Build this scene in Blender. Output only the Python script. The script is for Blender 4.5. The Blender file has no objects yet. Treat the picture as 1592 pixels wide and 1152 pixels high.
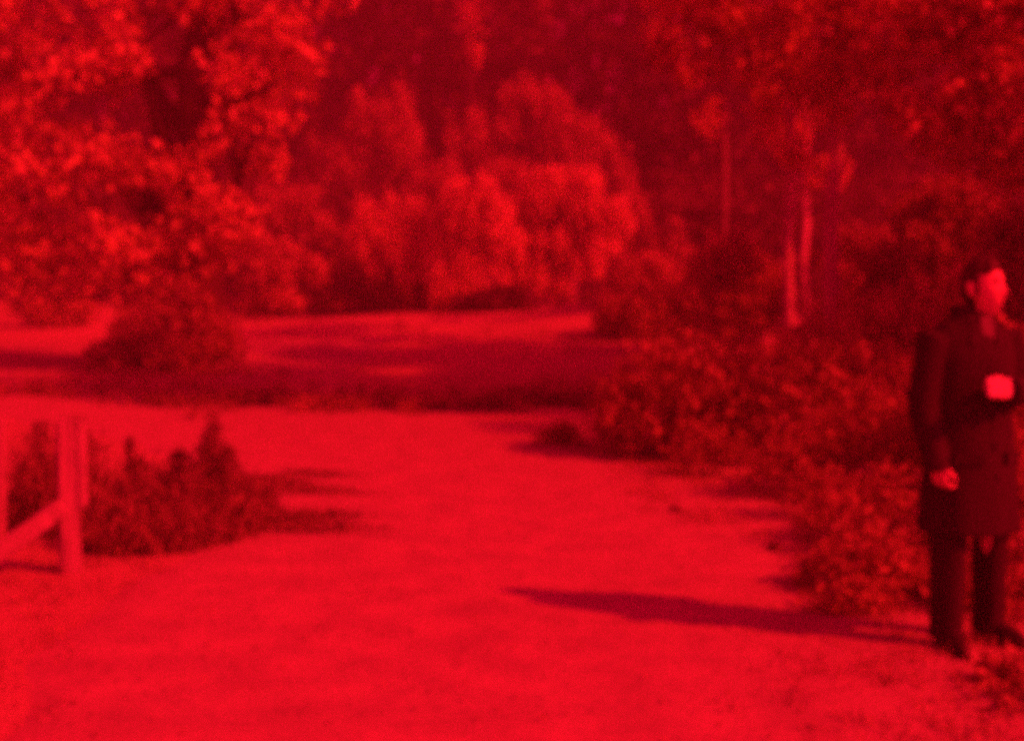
import bpy, bmesh, math
import numpy as np
from mathutils import Vector, Matrix, noise as mnoise

# ------------------------------------------------------------------ camera, sky, sun, exposure
scene = bpy.context.scene
col = scene.collection
R = math.radians

EYE = 1.55
cam_data = bpy.data.cameras.new('camera')
cam_data.sensor_width = 36.0
cam_data.lens = 43.46
cam_data.clip_end = 2000.0
cam_data.dof.use_dof = True
cam_data.dof.focus_distance = 1.6
cam_data.dof.aperture_fstop = 3.0
cam = bpy.data.objects.new('camera', cam_data)
col.objects.link(cam)
cam.location = (0, 0, EYE)
cam.rotation_euler = (R(90 - 3.216), 0, 0)
scene.camera = cam

# the whole picture is a red exposure: sun and sky are red
SUN_DIR = Vector((0.90, -0.435, 0.0)).normalized()      # horizontal direction towards the sun
SUN_ELEV = R(36.3)
sun_data = bpy.data.lights.new('sun', 'SUN')
sun_data.energy = 4.2
sun_data.angle = R(1.2)
sun_data.color = (1.0, 0.0105, 0.0080)
sun = bpy.data.objects.new('sun', sun_data)
col.objects.link(sun)
to_sun = Vector((SUN_DIR.x * math.cos(SUN_ELEV), SUN_DIR.y * math.cos(SUN_ELEV), math.sin(SUN_ELEV)))
sun.rotation_euler = to_sun.to_track_quat('Z', 'Y').to_euler()
sun.location = to_sun * 60

world = bpy.data.worlds.new('World')
scene.world = world
world.use_nodes = True
wn = world.node_tree
wn.nodes.clear()
sky = wn.nodes.new('ShaderNodeTexSky')
sky.sky_type = 'NISHITA'
sky.sun_disc = False
sky.sun_elevation = SUN_ELEV
sky.sun_rotation = math.atan2(SUN_DIR.x, SUN_DIR.y)
sky.dust_density = 3.0
bw = wn.nodes.new('ShaderNodeRGBToBW')
tint = wn.nodes.new('ShaderNodeMix'); tint.data_type = 'RGBA'; tint.blend_type = 'MULTIPLY'
tint.inputs[0].default_value = 1.0
tint.inputs[7].default_value = (1.0, 0.0, 0.048, 1)
bg = wn.nodes.new('ShaderNodeBackground'); bg.inputs[1].default_value = 0.128
wo = wn.nodes.new('ShaderNodeOutputWorld')
wn.links.new(sky.outputs[0], bw.inputs[0])
wn.links.new(bw.outputs[0], tint.inputs[6])
wn.links.new(tint.outputs[2], bg.inputs[0])
wn.links.new(bg.outputs[0], wo.inputs[0])

scene.view_settings.view_transform = 'Standard'
scene.view_settings.look = 'None'
scene.view_settings.exposure = 1.20
scene.view_settings.gamma = 1.0
scene.view_settings.use_curve_mapping = False
scene.cycles.filter_width = 3.0
scene.cycles.max_bounces = 8
scene.cycles.diffuse_bounces = 5
scene.cycles.transmission_bounces = 5
scene.cycles.volume_bounces = 0
scene.cycles.use_denoising = False          # the photograph is grainy
scene.cycles.sampling_pattern = 'TABULATED_SOBOL'
scene.cycles.use_adaptive_sampling = True
scene.cycles.adaptive_threshold = 0.08
scene.cycles.adaptive_min_samples = 32

HAZE = 0.0036
rng = np.random.default_rng(7)

# ------------------------------------------------------------------ helpers
def X_at(px, Y):
    return (px - 796.0) / 1922.0 * Y

def Z_at(py, Y):
    return EYE - (py - 468.0) / 1922.0 * Y

def smooth(a, b, t):
    t = np.clip((np.asarray(t, float) - a) / (b - a), 0, 1)
    return t * t * (3 - 2 * t)

def ground_z(x, y):
    x = np.asarray(x, float); y = np.asarray(y, float)
    z = 0.80 * smooth(20, 46, y)
    z = z + 0.24 * np.clip(y - 47, 0, None) * smooth(46, 54, y)
    z = z + 0.95 * np.exp(-((x - 4.2) / 4.5) ** 2 - ((y - 37) / 6.0) ** 2)
    z = z + 0.35 * np.exp(-((x + 3.5) / 5.0) ** 2 - ((y - 41) / 6.0) ** 2)
    far = smooth(10, 22, np.hypot(x, y))
    z = z + far * 0.05 * (np.sin(x * 0.63 + 1.3) * np.cos(y * 0.41) + 0.6 * np.sin(x * 1.7 + y * 1.1))
    return z

def tag(o, label=None, cat=None, group=None, kind=None):
    if label: o['label'] = label
    if cat: o['category'] = cat
    if group: o['group'] = group
    if kind: o['kind'] = kind
    return o

def link(name, mesh, mat, parent=None, smooth_shade=False):
    o = bpy.data.objects.new(name, mesh)
    col.objects.link(o)
    if mat: 
        if not mesh.materials: mesh.materials.append(mat)
    if parent: o.parent = parent
    if smooth_shade:
        mesh.polygons.foreach_set('use_smooth', np.ones(len(mesh.polygons), bool))
    return o

def empty(name, loc, rz=0.0, s=1.0):
    o = bpy.data.objects.new(name, None)
    o.empty_display_size = 0.2
    col.objects.link(o)
    o.location = loc; o.rotation_euler = (0, 0, rz); o.scale = (s, s, s)
    return o

def mesh_from(name, verts, faces):
    m = bpy.data.meshes.new(name)
    m.from_pydata([tuple(v) for v in verts], [], [tuple(f) for f in faces])
    m.update()
    return m

def quads_mesh(name, V):
    """V: (n,4,3) array of quads, fast"""
    n = len(V)
    m = bpy.data.meshes.new(name)
    m.vertices.add(n * 4)
    m.vertices.foreach_set('co', np.ascontiguousarray(V.reshape(-1), dtype=np.float32))
    m.loops.add(n * 4)
    m.loops.foreach_set('vertex_index', np.arange(n * 4, dtype=np.int32))
    m.polygons.add(n)
    m.polygons.foreach_set('loop_start', np.arange(0, n * 4, 4, dtype=np.int32))
    m.update(calc_edges=True)
    m.validate()
    return m

def rand_unit(n, r):
    v = r.normal(size=(n, 3))
    return v / np.linalg.norm(v, axis=1, keepdims=True)

def leaf_quads(P, size, r, aspect=0.55, up=0.25, droop=0.0):
    """diamond leaves at the points P"""
    n = len(P)
    d = rand_unit(n, r); d[:, 2] -= droop
    d /= np.linalg.norm(d, axis=1, keepdims=True)
    nn = rand_unit(n, r); nn[:, 2] += up
    s = np.cross(d, nn); s /= (np.linalg.norm(s, axis=1, keepdims=True) + 1e-9)
    L = (size * r.uniform(0.6, 1.35, n))[:, None]
    W = L * aspect
    bend = np.cross(s, d) * L * 0.12
    V = np.stack([P - d * L * .5, P + s * W * .5 + bend, P + d * L * .5, P - s * W * .5 + bend], axis=1)
    return V

def clump_points(centres, radii, counts, r, shell=0.45, flat=0.85):
    out = []
    for c, rad, k in zip(centres, radii, counts):
        u = rand_unit(k, r)
        q = r.uniform(shell, 1.0, k) ** (1 / 2.0)
        p = u * (q * rad)[:, None]
        p[:, 2] *= flat
        out.append(p + np.asarray(c))
    return np.concatenate(out)

def tube(verts, faces, pts, radii, seg=8, cap=True, r=None, wob=0.0):
    pts = [Vector(p) for p in pts]
    base = len(verts)
    n = len(pts)
    for i, p in enumerate(pts):
        t = (pts[min(i + 1, n - 1)] - pts[max(i - 1, 0)]).normalized()
        a = Vector((1, 0, 0)) if abs(t.x) < 0.8 else Vector((0, 1, 0))
        u = t.cross(a).normalized(); w = t.cross(u)
        for k in range(seg):
            an = 2 * math.pi * k / seg
            rr = radii[i] * (1 + (r.uniform(-wob, wob) if r is not None else 0))
            verts.append(p + u * math.cos(an) * rr + w * math.sin(an) * rr)
    for i in range(n - 1):
        for k in range(seg):
            a = base + i * seg + k; b = base + i * seg + (k + 1) % seg
            faces.append((a, b, b + seg, a + seg))
    if cap:
        faces.append(tuple(base + k for k in range(seg))[::-1])
        faces.append(tuple(base + (n - 1) * seg + k for k in range(seg)))

# ------------------------------------------------------------------ materials
def new_mat(name):
    m = bpy.data.materials.new(name); m.use_nodes = True
    nt = m.node_tree; nt.nodes.clear()
    out = nt.nodes.new('ShaderNodeOutputMaterial')
    return m, nt, out

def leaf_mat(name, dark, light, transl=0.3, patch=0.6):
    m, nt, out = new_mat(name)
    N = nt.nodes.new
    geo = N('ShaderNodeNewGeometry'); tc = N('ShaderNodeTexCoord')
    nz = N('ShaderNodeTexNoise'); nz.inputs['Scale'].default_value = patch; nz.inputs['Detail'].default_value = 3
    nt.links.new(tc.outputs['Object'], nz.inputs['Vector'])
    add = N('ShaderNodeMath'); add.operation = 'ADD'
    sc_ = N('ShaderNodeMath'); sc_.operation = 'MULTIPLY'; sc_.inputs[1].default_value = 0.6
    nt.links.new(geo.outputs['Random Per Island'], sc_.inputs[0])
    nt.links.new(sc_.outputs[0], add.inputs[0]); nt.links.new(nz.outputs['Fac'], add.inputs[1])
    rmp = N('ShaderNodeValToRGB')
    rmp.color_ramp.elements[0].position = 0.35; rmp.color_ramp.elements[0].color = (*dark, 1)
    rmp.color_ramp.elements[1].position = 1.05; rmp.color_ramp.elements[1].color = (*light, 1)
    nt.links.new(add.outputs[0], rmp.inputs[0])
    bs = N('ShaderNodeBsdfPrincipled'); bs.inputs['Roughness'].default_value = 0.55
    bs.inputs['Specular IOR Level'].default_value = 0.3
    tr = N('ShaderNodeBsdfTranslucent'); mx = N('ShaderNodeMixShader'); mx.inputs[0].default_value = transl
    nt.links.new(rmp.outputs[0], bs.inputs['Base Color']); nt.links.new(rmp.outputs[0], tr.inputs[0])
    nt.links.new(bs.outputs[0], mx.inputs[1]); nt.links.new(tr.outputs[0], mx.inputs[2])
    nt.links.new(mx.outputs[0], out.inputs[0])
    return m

def rough_mat(name, c0, c1, scale=6.0, bump=0.3, rough=0.85, detail=8, stretch=(1, 1, 1), spec=0.3, dist=0.01):
    m, nt, out = new_mat(name)
    N = nt.nodes.new
    tc = N('ShaderNodeTexCoord'); mp = N('ShaderNodeMapping'); mp.inputs['Scale'].default_value = stretch
    nz = N('ShaderNodeTexNoise'); nz.inputs['Scale'].default_value = scale; nz.inputs['Detail'].default_value = detail
    nz.inputs['Roughness'].default_value = 0.65
    rmp = N('ShaderNodeValToRGB')
    rmp.color_ramp.elements[0].position = 0.3; rmp.color_ramp.elements[0].color = (*c0, 1)
    rmp.color_ramp.elements[1].position = 0.72; rmp.color_ramp.elements[1].color = (*c1, 1)
    bs = N('ShaderNodeBsdfPrincipled'); bs.inputs['Roughness'].default_value = rough
    bs.inputs['Specular IOR Level'].default_value = spec
    bp = N('ShaderNodeBump'); bp.inputs['Strength'].default_value = bump; bp.inputs['Distance'].default_value = dist
    L = nt.links.new
    L(tc.outputs['Object'], mp.inputs[0]); L(mp.outputs[0], nz.inputs['Vector'])
    L(nz.outputs['Fac'], rmp.inputs[0]); L(rmp.outputs[0], bs.inputs['Base Color'])
    L(nz.outputs['Fac'], bp.inputs['Height']); L(bp.outputs[0], bs.inputs['Normal']); L(bs.outputs[0], out.inputs[0])
    return m

def ground_mat(name, c0, c1, fine, coarse, bump, dist):
    m, nt, out = new_mat(name)
    N = nt.nodes.new; L = nt.links.new
    tc = N('ShaderNodeTexCoord')
    a = N('ShaderNodeTexNoise'); a.inputs['Scale'].default_value = coarse; a.inputs['Detail'].default_value = 6
    b = N('ShaderNodeTexNoise'); b.inputs['Scale'].default_value = fine; b.inputs['Detail'].default_value = 8; b.inputs['Roughness'].default_value = .75
    L(tc.outputs['Object'], a.inputs['Vector']); L(tc.outputs['Object'], b.inputs['Vector'])
    mx = N('ShaderNodeMath'); mx.operation = 'MULTIPLY_ADD'; mx.inputs[1].default_value = 0.55
    L(b.outputs['Fac'], mx.inputs[0])
    h = N('ShaderNodeMath'); h.operation = 'MULTIPLY'; h.inputs[1].default_value = 0.45
    L(a.outputs['Fac'], h.inputs[0]); L(h.outputs[0], mx.inputs[2])
    rmp = N('ShaderNodeValToRGB')
    rmp.color_ramp.elements[0].position = 0.36; rmp.color_ramp.elements[0].color = (*c0, 1)
    rmp.color_ramp.elements[1].position = 0.62; rmp.color_ramp.elements[1].color = (*c1, 1)
    L(mx.outputs[0], rmp.inputs[0])
    bs = N('ShaderNodeBsdfPrincipled'); bs.inputs['Roughness'].default_value = .95; bs.inputs['Specular IOR Level'].default_value = .1
    bp = N('ShaderNodeBump'); bp.inputs['Strength'].default_value = bump; bp.inputs['Distance'].default_value = dist
    L(b.outputs['Fac'], bp.inputs['Height']); L(bp.outputs[0], bs.inputs['Normal'])
    L(rmp.outputs[0], bs.inputs['Base Color']); L(bs.outputs[0], out.inputs[0])
    return m

M = {}
M['path'] = ground_mat('pale_gravel', (.26, .235, .20), (.41, .37, .31), 26.0, 3.2, .35, .012)
M['turf'] = ground_mat('dry_turf', (.30, .27, .17), (.44, .40, .28), 18.0, .8, .5, .03)
M['grass'] = leaf_mat('grass_blades', (.22, .21, .10), (.46, .43, .22), .35, 2.0)
M['leaf_oak'] = leaf_mat('oak_leaves', (.20, .19, .08), (.72, .66, .30), .3, .9)
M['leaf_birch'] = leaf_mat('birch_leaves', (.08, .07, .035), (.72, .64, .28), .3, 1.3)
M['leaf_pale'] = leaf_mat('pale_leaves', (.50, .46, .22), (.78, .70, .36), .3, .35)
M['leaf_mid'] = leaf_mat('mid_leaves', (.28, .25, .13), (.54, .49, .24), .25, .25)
M['leaf_shrub'] = leaf_mat('shrub_leaves', (.21, .19, .09), (.46, .41, .18), .4, 1.1)
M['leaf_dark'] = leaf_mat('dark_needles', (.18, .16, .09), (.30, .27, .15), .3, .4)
M['leaf_shade'] = leaf_mat('undergrowth_leaves', (.26, .23, .12), (.46, .41, .21), .3, .5)
M['bark_shaded'] = rough_mat('pale_bark_shaded', (.12, .11, .10), (.28, .26, .24), 7, .5, .8, stretch=(.6, .6, 1.5), dist=.01)  # pale bark with shade put into its colour, for the leftmost slim trunk
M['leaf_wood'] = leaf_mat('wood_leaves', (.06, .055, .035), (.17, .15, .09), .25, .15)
M['bark_dark'] = rough_mat('dark_bark', (.045, .035, .03), (.10, .085, .07), 9, .8, .9, stretch=(1, 1, .25), dist=.03)
M['bark_pale'] = rough_mat('pale_bark', (.32, .30, .27), (.62, .58, .54), 7, .5, .8, stretch=(.6, .6, 1.5), dist=.01)
M['stem'] = rough_mat('brown_stems', (.05, .04, .03), (.11, .09, .06), 20, .5)
M['post'] = rough_mat('whitewashed_wood', (.26, .24, .21), (.36, .34, .30), 14, .5, .8, stretch=(1, 1, .12), dist=.008)
M['gate'] = rough_mat('weathered_boards', (.05, .045, .04), (.09, .08, .07), 10, .5, .85, stretch=(1, 1, .15))
M['skin'] = rough_mat('skin', (.60, .40, .32), (.68, .47, .38), 30, .08, .55, dist=.001)
M['coat'] = rough_mat('dark_wool', (.031, .027, .029), (.042, .037, .040), 60, .35, .95, dist=.002, spec=.12)
M['trousers'] = rough_mat('dark_cloth', (.031, .027, .029), (.042, .037, .040), 60, .3, .95, dist=.002, spec=.12)
M['hair'] = rough_mat('brown_hair', (.02, .015, .012), (.07, .055, .045), 40, .7, .6, stretch=(1, 1, .3), dist=.004)
M['shoe'] = rough_mat('dark_leather', (.012, .011, .011), (.03, .027, .025), 30, .2, .5)
M['shirt'] = rough_mat('pale_shirt', (.10, .09, .09), (.15, .14, .14), 60, .1, .9)
M['paper'] = rough_mat('pale_paper', (.44, .42, .40), (.56, .54, .52), 16, .1, .8)
M['button'] = rough_mat('horn_button', (.03, .028, .026), (.05, .045, .04), 30, .1, .4)

# ------------------------------------------------------------------ terrain
def sheet(name, xs, ys, lift, mat, mask=None):
    Xg, Yg = np.meshgrid(xs, ys)
    Zg = ground_z(Xg, Yg) + lift
    nx, ny = len(xs), len(ys)
    V = np.stack([Xg, Yg, Zg], -1).reshape(-1, 3)
    F = []
    for j in range(ny - 1):
        for i in range(nx - 1):
            if mask is None or mask[j, i]:
                F.append((j * nx + i, j * nx + i + 1, (j + 1) * nx + i + 1, (j + 1) * nx + i))
    return V, F

def axis(lo, hi, n, k):
    t = np.linspace(-1, 1, n)
    s = np.sign(t) * (np.abs(t) ** k)
    return np.where(s < 0, -s * lo, s * hi)

xs = axis(-150, 150, 151, 2.6); ys = np.concatenate([np.linspace(-60, 0, 13)[:-1], np.linspace(0, 60, 121)[:-1], np.linspace(60, 130, 36)])
V, F = sheet('ground', xs, ys, 0.0, M['turf'])
ground = link('ground', mesh_from('ground', V, F), M['turf'], None, True)
tag(ground, kind='structure')

# gravel path: from under the camera forwards, then bending off to the left
def path_edges(y):
    wob = 0.10 * math.sin(y * 1.9) + 0.06 * math.sin(y * 4.3 + 1)
    bend = -float(smooth(9, 27, y)) * 9.0
    left = -1.75 - 0.06 * y + bend * 1.25 + wob
    right = 2.05 + 0.02 * y - float(smooth(7, 14, y)) * 0.9 + bend * 0.55 - 0.10 * math.sin(y * 2.3 + 2)
    return left, right
pv, pf = [], []
yy = np.concatenate([np.arange(-4, 20, .2), np.arange(20, 34, .4)])
NC = 25
for j, y in enumerate(yy):
    a, b = path_edges(float(y))
    for i in range(NC):
        x = a + (b - a) * i / (NC - 1)
        # rounded shoulders: edge sinks to the turf
        e = min(i, NC - 1 - i)
        pv.append((x, y, float(ground_z(x, y)) + (-.012 if e == 0 else .012)))
for j in range(len(yy) - 1):
    for i in range(NC - 1):
        pf.append((j * NC + i, j * NC + i + 1, (j + 1) * NC + i + 1, (j + 1) * NC + i))
tag(link('path', mesh_from('path', pv, pf), M['path'], None, True), kind='structure')

# ------------------------------------------------------------------ trees
def build_tree(name, label, cat, loc, height, trunk_r, crown, leaf, leafmat, barkmat, seed, lean=(0, 0), bare=0.3, group=None, nlimb=9, droop=0.15, density=1.0, trunk_top=0.85, crookd=0.12, elong=.88, flat=.85):
    """crown: list of (dx,dy,dz,radius) big lobes; each is filled with small clumps of leaves"""
    r = np.random.default_rng(seed)
    root = empty(name, loc)
    tag(root, label, cat, group)
    H = height
    # trunk
    tv, tf = [], []
    n = 9
    pts, rad = [], []
    for i in range(n):
        t = i / (n - 1)
        pts.append((lean[0] * t + r.normal() * crookd * trunk_r * 4 * (t > 0), lean[1] * t + r.normal() * crookd * trunk_r * 4 * (t > 0), -0.15 + (H * trunk_top + .15) * t))
        rad.append(trunk_r * (1.0 - .8 * t) * (1.35 if i == 0 else 1))
    tube(tv, tf, pts, rad, 10, r=r, wob=.08)
    lobes = np.array(crown, float)
    for k in range(nlimb):
        L = lobes[k % len(lobes)]
        tgt = Vector((L[0], L[1], L[2])) + Vector(r.normal(size=3) * L[3] * .35)
        t = min(max(bare + (1 - bare) * r.uniform(0, .75), .1), .95)
        i0 = int(t * (n - 1)); p0 = Vector(pts[i0])
        mid = p0.lerp(tgt, .5) + Vector((0, 0, .12 * (tgt - p0).length)) + Vector(r.normal(size=3) * .1)
        r0 = rad[i0] * .55
        tube(tv, tf, [p0, p0.lerp(mid, .6), mid, mid.lerp(tgt, .6), tgt], [r0, r0 * .8, r0 * .6, r0 * .4, r0 * .15], 6, r=r, wob=.1)
    trunk = link('trunk', mesh_from('trunk', tv, tf), barkmat, root, True)
    # crown
    cs, rs, ks = [], [], []
    cr0 = max(leaf * 2.1, .22)
    for (x, y, z, R_) in lobes:
        nc = int(density * 1.9 * (R_ / cr0) ** 2) + 4
        u = rand_unit(nc, r); q = r.uniform(.3, 1.0, nc) ** .5
        p = u * (q * R_)[:, None]; p[:, 2] *= elong
        for c in p:
            rr = r.uniform(.6, 1.5) * cr0
            cs.append(np.array([x, y, z]) + c); rs.append(rr); ks.append(int(.75 * math.pi * rr * rr / (.3 * leaf * leaf)) + 6)
    P = clump_points(cs, rs, ks, r, .1, flat)
    V = leaf_quads(P, leaf, r, .6, .3, droop)
    link('crown', quads_mesh('crown', V), leafmat, root)
    return root

def at(px, Y):
    x = X_at(px, Y)
    return (x, Y, float(ground_z(x, Y)))

# big leafy tree, upper left
loc = at(300, 27)
build_tree('broadleaf_tree', 'large broadleaf tree with thick dark trunk and sunlit leaves, upper left', 'tree', loc, 15, .52,
    [(-3.0, -.5, 8.3, 2.0), (-2.3, -1, 5.8, 1.5), (-4.6, 0, 5.2, 1.9), (-2.2, .8, 10.4, 2.2), (2.0, -.6, 7.9, 1.35), (2.0, -.9, 6.2, 1.15), (1.5, -1, 4.8, .75), (2.3, .3, 9.8, 1.8), (-5.4, .4, 8.1, 2.2), (-3.2, -1.2, 3.6, 1.2), (-5.2, -.6, 3.1, 1.2), (0, 1.4, 11.5, 2.4), (-1.5, -1.2, 4.2, .8), (.35, -.9, 7.6, .35), (-.9, -1.0, 6.6, .55), (-.1, -1.3, 3.6, .9), (.9, -1.2, 3.2, .8), (-1.4, -1.3, 2.4, .8), (-.3, -1.2, 2.2, .6), (-2.9, -1, 2.3, .8), (.4, -1.4, 2.4, .5), (-.5, -1.5, 1.6, .5)],
    .24, M['leaf_oak'], M['bark_dark'], 11, nlimb=18, density=.85, bare=.22)

# ------------------------------------------------------------------ slender pale-trunked trees on the right
slim = [
    # px, Y, trunk_r, height, lobes, label
    (1128, 30, .15, 14, [(-.4, 0, 9.2, 1.7), (.9, .5, 10.2, 2.0), (-1.2, .4, 8.2, 1.0), (.1, -.8, 7.4, .55), (.9, -.9, 7.9, .6), (-.9, -.7, 6.3, .4), (-1.6, -.3, 7.2, .5), (.6, -.6, 6.6, .35), (-.5, -.5, 5.5, .3)], 'slim pale-trunked tree, leftmost of the bare trunks right of centre'),
    (1226, 26, .12, 12, [(0, 0, 8.6, 1.5), (-.9, .3, 9.4, 1.7), (.5, -.4, 7.4, .8), (-.1, -.5, 6.7, .5), (.0, -.4, 4.4, .26), (.15, -.4, 5.9, .35), (-.6, -.4, 6.2, .4), (-.5, -.3, 5.2, .25), (.7, -.4, 6.3, .4)], 'thinnest pale trunk with bushy twigs at mid-height, second from left'),
    (1290, 21, .15, 13, [(-.6, -.4, 7.4, 1.2), (.4, .2, 8.4, 1.6), (-1.2, .2, 6.4, .6), (-.4, -.8, 6.2, .5), (.3, -.7, 5.8, .35), (-.2, -.6, 5.3, .3), (-.9, -.4, 5.5, .35), (.7, -.5, 6.5, .5), (-.1, -.5, 4.6, .2), (-2.5, -.3, 6.3, .3), (-2.1, -.4, 5.9, .25), (-2.9, -.2, 6.6, .3), (-1.7, -.5, 6.0, .25), (-1.5, -.4, 5.4, .2), (-2.3, -.4, 5.3, .15), (-1.2, -.5, 4.8, .15), (-.6, -.6, 5.0, .2), (.1, -.6, 6.5, .35), (-1.9, -.2, 6.6, .35), (-2.8, -.2, 5.6, .12), (.5, -.5, 5.2, .2)], 'tall pale trunk running up out of the picture among hanging leaves'),
    (1255, 33, .15, 9, [(0, 0, 6.2, 1.1), (.6, .2, 7.4, 1.5), (-.5, 0, 5.2, .7), (.3, -.3, 4.2, .5)], 'pale trunk low on the bank, behind the thinnest trunk'),
]
for i, (px, Y, tr, H, lob, lab) in enumerate(slim):
    build_tree('birch_tree', lab, 'tree', at(px, Y), H, tr, lob, .16, M['leaf_birch'], M['bark_shaded' if i == 0 else 'bark_pale'], 40 + i, crookd=.07, bare=.5, group='slim pale-trunked trees right of centre', nlimb=7, droop=.5, density=.5, lean=(.2 * (i % 3 - 1), 0), trunk_top=.9)

# big shade trees on the right, partly out of the picture; they shade the bushes and the meadow
shade = [
    (7.4, 15.5, 14, .14, [(0, 0, 10, 2.6), (-2, .5, 9.6, 2.2), (1.8, 0, 10.5, 2.4), (-.6, -1.2, 8.2, 1.4), (-3.2, 1.4, 10.2, 1.8), (-1.2, -.2, 5.4, .6), (-.5, -.3, 4.6, .55), (.1, -.6, 5.2, .6), (-1.9, .1, 5.7, .45), (-.2, -.4, 3.9, .3), (-1.2, -.4, 3.97, .2), (-1.9, -.3, 3.78, .1), (-1.68, -.3, 3.72, .08), (-.5, -.7, 4.05, .2), (-1.5, -.3, 4.8, .22), (-2.5, -.2, 4.9, .2), (-3, 0, 4.6, .15)], 'tall dark-trunked tree behind the hedge, its leaves hanging into the top right'),
    (12.0, 14.8, 13, .24, [(0, 0, 9, 2.7), (-2, .6, 8.4, 2.0), (1.8, 0, 9.5, 2.4), (0, -1.6, 7.0, 1.6), (-1, 0, 5.6, 1.6)], 'broad shade tree to the right, at the edge of the meadow'),
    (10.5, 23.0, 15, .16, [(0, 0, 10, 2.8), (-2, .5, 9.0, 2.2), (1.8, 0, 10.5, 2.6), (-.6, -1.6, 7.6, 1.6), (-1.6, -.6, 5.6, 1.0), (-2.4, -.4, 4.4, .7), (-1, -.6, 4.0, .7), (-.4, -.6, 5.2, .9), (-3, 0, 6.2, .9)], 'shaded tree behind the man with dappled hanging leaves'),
    (13.0, 18.5, 14, .22, [(0, 0, 9, 2.8), (-2, .5, 8.4, 2.2), (1.8, 0, 9.5, 2.6), (-.6, -1.6, 6.6, 1.8), (0, 0, 4.4, 2.0)], 'shaded tree at the right edge, farther back'),
    (15.0, 13.5, 13.5, .22, [(0, 0, 9.5, 2.6), (-1.6, .5, 9, 2.2), (1.8, 0, 9.5, 2.4), (.4, -1.2, 7.6, 1.6)], 'farthest right of the shade trees, outside the picture'),
    (14.2, 8.0, 13, .26, [(0, 0, 8, 2.3), (-1.4, 1.2, 7.6, 1.9), (1.2, .8, 9.4, 2.1), (.4, .6, 5.8, 1.9), (-.6, .6, 9.6, 1.8)], 'leafy tree beyond the right edge that shades the hedge'),
]
for i, (x, y, H, tr, lob, lab) in enumerate(shade):
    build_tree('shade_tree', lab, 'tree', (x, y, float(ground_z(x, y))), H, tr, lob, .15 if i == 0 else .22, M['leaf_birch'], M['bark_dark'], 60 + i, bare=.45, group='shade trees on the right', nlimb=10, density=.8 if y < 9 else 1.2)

# a tree just outside the frame reaches sunlit sprays into the top right corner
def sprays(px, py, Y):
    Y = Y + 4.4
    return (X_at(px, Y) - 9.6, Y - 14.2, Z_at(py, Y))
spl = [(*sprays(px, py, Yq), rq) for (px, py, Yq, rq) in [(1440, 45, 10, .10), (1465, 62, 10.1, .10), (1418, 28, 10.2, .08), (1572, 50, 9.8, .10), (1482, 150, 10, .10), (1500, 165, 10, .06), (1390, 175, 10.2, .02), (1422, 183, 10.2, .02), (1566, 142, 9.8, .06), (1540, 92, 9.9, .10), (1512, 40, 10, .10), (1585, 15, 9.7, .12), (1352, 15, 10.3, .06), (1525, 215, 9.9, .04), (1550, 190, 9.8, .05), (1490, 10, 10, .12), (1530, 10, 9.9, .12)]]
build_tree('overhanging_tree', 'sunlit leaf sprays reaching in at the top right corner above the man', 'tree', (9.6, 14.2, 0), 8.5, .15,
    spl + [(.2, 0, 6.8, 1.2), (-.9, .2, 6.2, .6), (-1.6, .1, 5.9, .4), (.9, .4, 7.4, 1.3), (-2.2, .2, 5.7, .3), (-3.0, .2, 5.6, .25)], .13, M['leaf_birch'], M['bark_dark'], 71, bare=.45, nlimb=22, density=.9, droop=.5)

# ------------------------------------------------------------------ trees on the far slope
def far_tree(name, label, px, Y, py_top, w_px, mat, seed, leaf=.28, py_base=None, lobes_n=9, shape='round', base_gap=.18, dens=1.0, skew=0.0):
    r = np.random.default_rng(seed)
    loc = at(px, Y)
    H = Z_at(py_top, Y) - loc[2]
    W = w_px / 1922 * Y
    lob = []
    for k in range(lobes_n * 3):
        t = ((k + .5) / (lobes_n * 3)) ** .9
        prof = math.sin(math.pi * min(1, .25 + .72 * t)) ** .6 if shape == 'round' else (1.05 - t)
        a = r.uniform(0, 6.28)
        rad = max(W * r.uniform(.07, .19), .3)
        off = max(W * .5 * prof - rad * .7, 0) * r.uniform(.35, 1.08)
        z = H * (base_gap + (1 - base_gap) * t) * r.uniform(.9, 1.06)
        lob.append((math.cos(a) * off + skew * t * W, -abs(math.sin(a)) * off * .6 + .3, min(z, H * r.uniform(.93, 1.03) - rad * .8), rad))
    return build_tree(name, label, 'tree' if name.endswith('tree') else 'shrub', loc, H, max(.06, .012 * H + .08), lob, leaf, mat, M['bark_dark'], seed, bare=.15, nlimb=8, density=dens, droop=.1)

def shaped_tree(name, label, px0, Y, lob_px, mat, seed, leaf, dens, tr, jit=.5, cat='tree', ns=9):
    r = np.random.default_rng(seed); loc = at(px0, Y); k = Y / 1922
    lob = []
    for (px, py, rp) in lob_px:
        lob.append(((px - px0) * k, r.uniform(-jit, jit), Z_at(py, Y) - loc[2], rp * k * .8))
        for _ in range(ns):      # smaller sprays break the outline
            a_ = r.uniform(0, 6.28); q_ = rp * r.uniform(.5, 1.6)
            lob.append(((px - px0 + math.cos(a_) * q_) * k, r.uniform(-jit, jit), Z_at(py + math.sin(a_) * q_ * 1.1, Y) - loc[2], rp * k * r.uniform(.08, .35)))
    lob = [q for q in lob if q[2] > .1]
    top = max(q[2] for q in lob)
    return build_tree(name, label, cat, loc, top, tr, lob, leaf * .7, mat, M['bark_dark'], seed, bare=.15, nlimb=12, density=dens * .5, droop=.8, elong=1.5, flat=1.9)
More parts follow.
